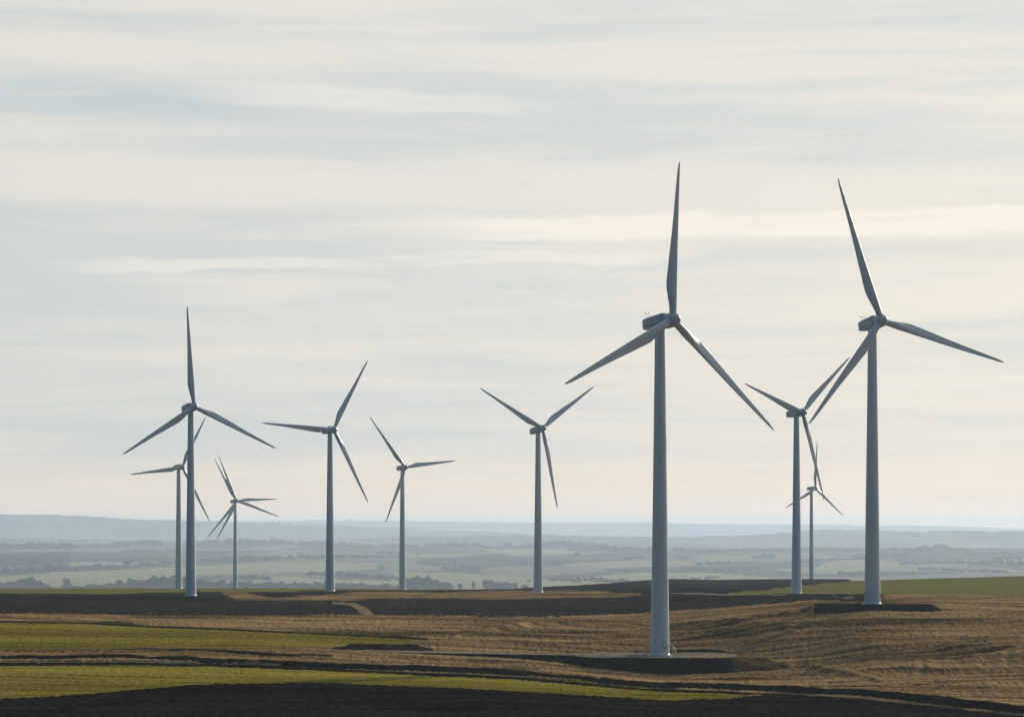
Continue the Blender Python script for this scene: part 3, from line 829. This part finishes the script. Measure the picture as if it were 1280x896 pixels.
def trunk_mesh():
    parts = [tube([(0, 0, 0), (.01, 0, .2), (0, .01, .5)], .028, 8)]
    for a in range(5):
        q = a * 1.26; parts.append(tube([(0, 0, .18 + a * .05), (.14 * math.cos(q), .14 * math.sin(q), .42 + .03 * a), (.24 * math.cos(q), .24 * math.sin(q), .62)], .011, 6))
    v, f = join(parts); return mesh('trunk', v, f, M_BARK)
TRUNK = trunk_mesh()
for v, f in CROWNS: CROWN_ME.append(mesh_np('crown', v, f, M_LEAF, False))

def tree(u, y, hpx, wpx, label, group, k):
    d = inv(u, y, 7800, 19350); x = (u - 640) / F * d; h = hpx * d / F; w = wpx * d / F
    o = empty('tree', (x, d, ground_z(x, d) - .3)); tag(o, label, 'tree', group)
    tr = link('trunk', TRUNK, o); tr.scale = (h, h, h)
    c = link('crown', CROWN_ME[k % len(CROWN_ME)], o); c.scale = (w, w, h); c.rotation_euler = (0, 0, k * 1.7)
    return o
kk = 0
for u, y, h, w, lab in [
    (83, 735, 13, 9, 'tall lone tree with a broad top on the pale valley field, far left'),
    (160, 708.5, 11, 12, 'large round tree rising from the middle hedgerow of the left valley'),
    (575, 737, 9, 8, 'round tree just right of the long grove, above the dark crest'),
    (592, 736, 11, 6, 'slim tree alone in the gap between two groves at centre'),
    (655, 737, 8, 10, 'bushy tree left of the V-bladed turbine mast'),
    (721, 697, 8, 9, 'lone tree on the slope right of the V-bladed turbine mast'),
    (143, 694, 4, 7, 'small lone tree on the dark slope, far left of the valley'),
    (661, 728, 3.5, 6, 'small bush on the tilled valley field at centre'),
    (523, 694.5, 4, 5, 'small lone tree near the pale strip in mid valley'),
    (610, 695.3, 3.2, 5, 'tiny tree on the upper edge of the dark valley field'),
    (634, 684, 6, 12, 'small round clump on the skyline of the centre ridge'),
]:
    tree(u, y, h, w, lab, None, kk); kk += 1
rt = random.Random(5)
def row(pts, n, hp, wp, label, group, jit=.8):
    global kk
    us = [p[0] for p in pts]
    for i in range(n):
        u = us[0] + (us[-1] - us[0]) * (i + rt.uniform(.2, .8)) / n
        y = np.interp(u, us, [p[1] for p in pts]) + rt.uniform(-jit, jit) * .5
        hh = np.interp(u, us, [p[2] for p in pts]) if len(pts[0]) > 2 else hp
        tree(u, y, hh * rt.uniform(.85, 1.25), wp * rt.uniform(1.0, 1.6), label, group, kk); kk += 1
row([(0, 738.5, 10), (38, 738, 14), (60, 739, 9)], 13, 0, 11, 'hazy tree in the dark clump at the far left edge, above the green strip', 'trees of the far left clump')
row([(78, 738, 8), (118, 739, 7)], 8, 0, 8, 'low hazy tree along the hedge right of the tall lone tree', 'trees of the low left hedge')
row([(112, 738.5, 8), (150, 738, 12), (215, 737, 18), (245, 738, 14), (335, 738.5, 11)], 44, 0, 12, 'hazy tree in the long wood behind the two left turbine masts', 'trees of the wood behind the left masts')
row([(338, 738.5, 10), (420, 738.5, 12), (500, 739, 8)], 32, 0, 10, 'hazy tree in the hedge line behind the level-bladed turbine mast', 'trees behind the level bladed turbine')
row([(508, 738, 17), (530, 738, 15), (562, 738, 10)], 16, 0, 13, 'tall hazy tree in the grove right of the small centre mast', 'trees of the centre grove')
row([(607, 738, 13), (645, 738, 10)], 12, 0, 11, 'hazy tree in the dense grove left of the V-bladed turbine', 'trees of the grove by the V bladed turbine')
row([(0, 719, 9), (40, 719, 12), (150, 711.5, 7), (225, 707.5, 6)], 30, 0, 8, 'hazy tree in the middle hedgerow of the left valley', 'trees of the left middle hedgerow')
row([(245, 704, 5), (300, 702, 7), (345, 701, 7), (480, 698, 5)], 34, 0, 8, 'hazy tree in the long hedgerow across the centre-left valley', 'trees of the centre left hedgerow')
row([(298, 726, 6), (315, 725.5, 8), (335, 725, 6)], 7, 0, 9, 'hazy tree in the small spinney right of the six-bladed turbine mast', 'trees of the small spinney')
row([(382, 720, 7), (420, 721, 8), (520, 728, 5)], 18, 0, 9, 'hazy tree on the hedge crossing behind the level-bladed turbine', 'trees of the slanting hedge')
row([(682, 726.5, 4), (745, 729, 7), (800, 731, 5)], 18, 0, 7, 'hazy tree in the hedge left of the largest turbine mast', 'trees of the hedge by the largest mast')
row([(552, 713, 5), (600, 714, 5)], 9, 0, 7, 'hazy tree in the scrub between two centre fields', 'trees of the centre scrub')
row([(1130, 692, 6), (1175, 691, 10), (1210, 692, 6)], 14, 0, 11, 'hazy tree in the dark copse on the right valley side', 'trees of the right copse')
row([(1190, 706, 5), (1245, 707, 8), (1290, 707, 6)], 12, 0, 9, 'hazy tree in the clump at the right edge of the valley', 'trees of the right edge clump')
row([(1070, 697, 5), (1130, 697, 6)], 9, 0, 7, 'hazy tree in the hedge right of the second largest mast', 'trees of the right hedge')

# woods too distant to count
def woods(strips):
    vs_, fs_, base = [], [], 0
    rw = np.random.default_rng(11)
    for pts, hp, wp, n, jit in strips:
        us = np.array([p[0] for p in pts], float); ys = np.array([p[1] for p in pts], float)
        for i in range(int(n * 1.6)):
            u = us[0] + (us[-1] - us[0]) * rw.uniform(); y = np.interp(u, us, ys) + rw.uniform(-jit, jit)
            d = inv(u, y, 7800, 19400); x = (u - 640) / F * d
            h = hp * d / F * rw.uniform(.85, 1.4); w = wp * d / F * rw.uniform(1.0, 1.6)
            v, f = CROWNS[rw.integers(len(CROWNS))]
            a = rw.uniform(0, 6.28); ca, sa = math.cos(a), math.sin(a)
            q = np.stack([(v[:, 0] * ca - v[:, 1] * sa) * w + x, (v[:, 0] * sa + v[:, 1] * ca) * w + d, v[:, 2] * h + ground_z(x, d) - .12 * h], 1)
            vs_.append(q); fs_.append(f + base); base += len(q)
    o = link('distant_woods', mesh_np('distant_woods', np.concatenate(vs_), np.concatenate(fs_), M_LEAF, False))
    tag(o, 'hazy blue woods and hedges scattered over the far valley', 'woods', kind='stuff')
woods([
    ([(0, 686.5), (60, 685.5), (96, 686)], 7, 8, 40, 1.2), ([(98, 685), (150, 682.5)], 4, 6, 18, .6), ([(145, 682.5), (200, 680.5)], 5, 7, 22, .6),
    ([(235, 681), (300, 679), (350, 679.5), (430, 683)], 4.5, 7, 90, 1.6), ([(430, 683), (480, 684.5)], 3, 6, 14, .5),
    ([(0, 706.5), (45, 705.5), (84, 703)], 8, 9, 50, 2.0), ([(0, 701), (84, 699)], 7, 9, 34, 2.0),
    ([(482, 684), (520, 684.5)], 4, 7, 16, .6), ([(535, 683.5), (552, 683.5)], 6, 8, 12, .5), ([(562, 684), (582, 684)], 5.5, 8, 12, .5), ([(590, 684), (602, 684)], 5, 7, 8, .5),
    ([(655, 684), (666, 684)], 4, 7, 6, .5), ([(676, 683.5), (720, 684), (756, 687.5)], 6.5, 9, 50, 1.5), ([(740, 688), (830, 689), (860, 689)], 5, 8, 46, 1.0),
    ([(600, 685), (680, 685)], 2.5, 5, 20, .5), ([(860, 690), (1000, 688)], 3, 6, 36, 1.0), ([(1000, 688), (1070, 690)], 4.5, 7, 30, 1.0),
    ([(940, 697), (970, 697)], 4, 6, 10, .8), ([(870, 706), (910, 705)], 3.5, 6, 12, .8), ([(1000, 702), (1080, 699)], 3, 6, 24, .8), ([(1120, 706), (1190, 704)], 3.5, 6, 22, .8),
    ([(1205, 693), (1290, 693)], 3.5, 7, 26, .8), ([(1090, 689), (1180, 687.5)], 4, 7, 28, .8), ([(1240, 699), (1290, 698)], 3.5, 6, 14, .6),
    ([(1150, 712), (1260, 716)], 3.5, 7, 20, 1.0), ([(1050, 718), (1090, 717)], 3.5, 7, 14, .8), ([(820, 727), (900, 722)], 3, 6, 16, .8), ([(860, 713), (920, 714)], 3, 6, 14, .8),
    ([(780, 699), (860, 698)], 2.5, 5, 18, .8), ([(540, 699), (640, 696)], 2, 4, 20, .6), ([(470, 691), (500, 692)], 3, 5, 10, .6), ([(150, 690), (230, 688)], 2.5, 5, 20, 1),
])

# farm building and the far mast
def farmhouse():
    d = inv(203, 707, 7800, 19350); x = (203 - 640) / F * d
    o = empty('farmhouse', (x, d, ground_z(x, d))); tag(o, 'small pale farm building beside the large round tree in the left valley', 'farmhouse')
    v, f = join([box(-9, 9, -5, 5, -1, 6)]); w = link('wall', mesh('wall', v, f, M_WALL, False), o)
    v = [(-9.6, -5.6, 6), (9.6, -5.6, 6), (9.6, 5.6, 6), (-9.6, 5.6, 6), (-9.6, 0, 10), (9.6, 0, 10)]
    link('roof', mesh('roof', v, [(0, 1, 5, 4), (2, 3, 4, 5), (0, 4, 3), (1, 2, 5), (3, 2, 1, 0)], M_TILE, False), o)
    for k in range(4):
        v, f = box(-7 + k * 4, -5.6 + k * 4, -5.05, -4.9, 2, 4); link('window', mesh('window', v, f, M_DARK, False), o)
farmhouse()
def radio_mast():
    d = 48000.0; x = (1069.5 - 640) / F * d; z = ground_z(x, d)
    parts = []
    for a in range(3):
        q = a * 2.094; parts.append(tube([(3.2 * math.cos(q), 3.2 * math.sin(q), 0), (1.0 * math.cos(q), 1.0 * math.sin(q), 80)], .8))
        q2 = q + 2.094
        for k in range(12):
            r0, r1 = 3.2 - 2.2 * k / 12, 3.2 - 2.2 * (k + 1) / 12
            parts.append(tube([(r0 * math.cos(q), r0 * math.sin(q), 80 * k / 12), (r1 * math.cos(q2), r1 * math.sin(q2), 80 * (k + 1) / 12)], .3, 5))
    o = empty('radio_mast', (x, d, z)); tag(o, 'thin lattice radio mast alone on the far right ridge', 'radio mast')
    v, f = join(parts); link('lattice', mesh('lattice', v, f, M_STEEL, False), o)
    v, f = tube([(0, 0, 79), (0, 0, 94)], .8); link('aerial', mesh('aerial', v, f, M_STEEL), o)
radio_mast()
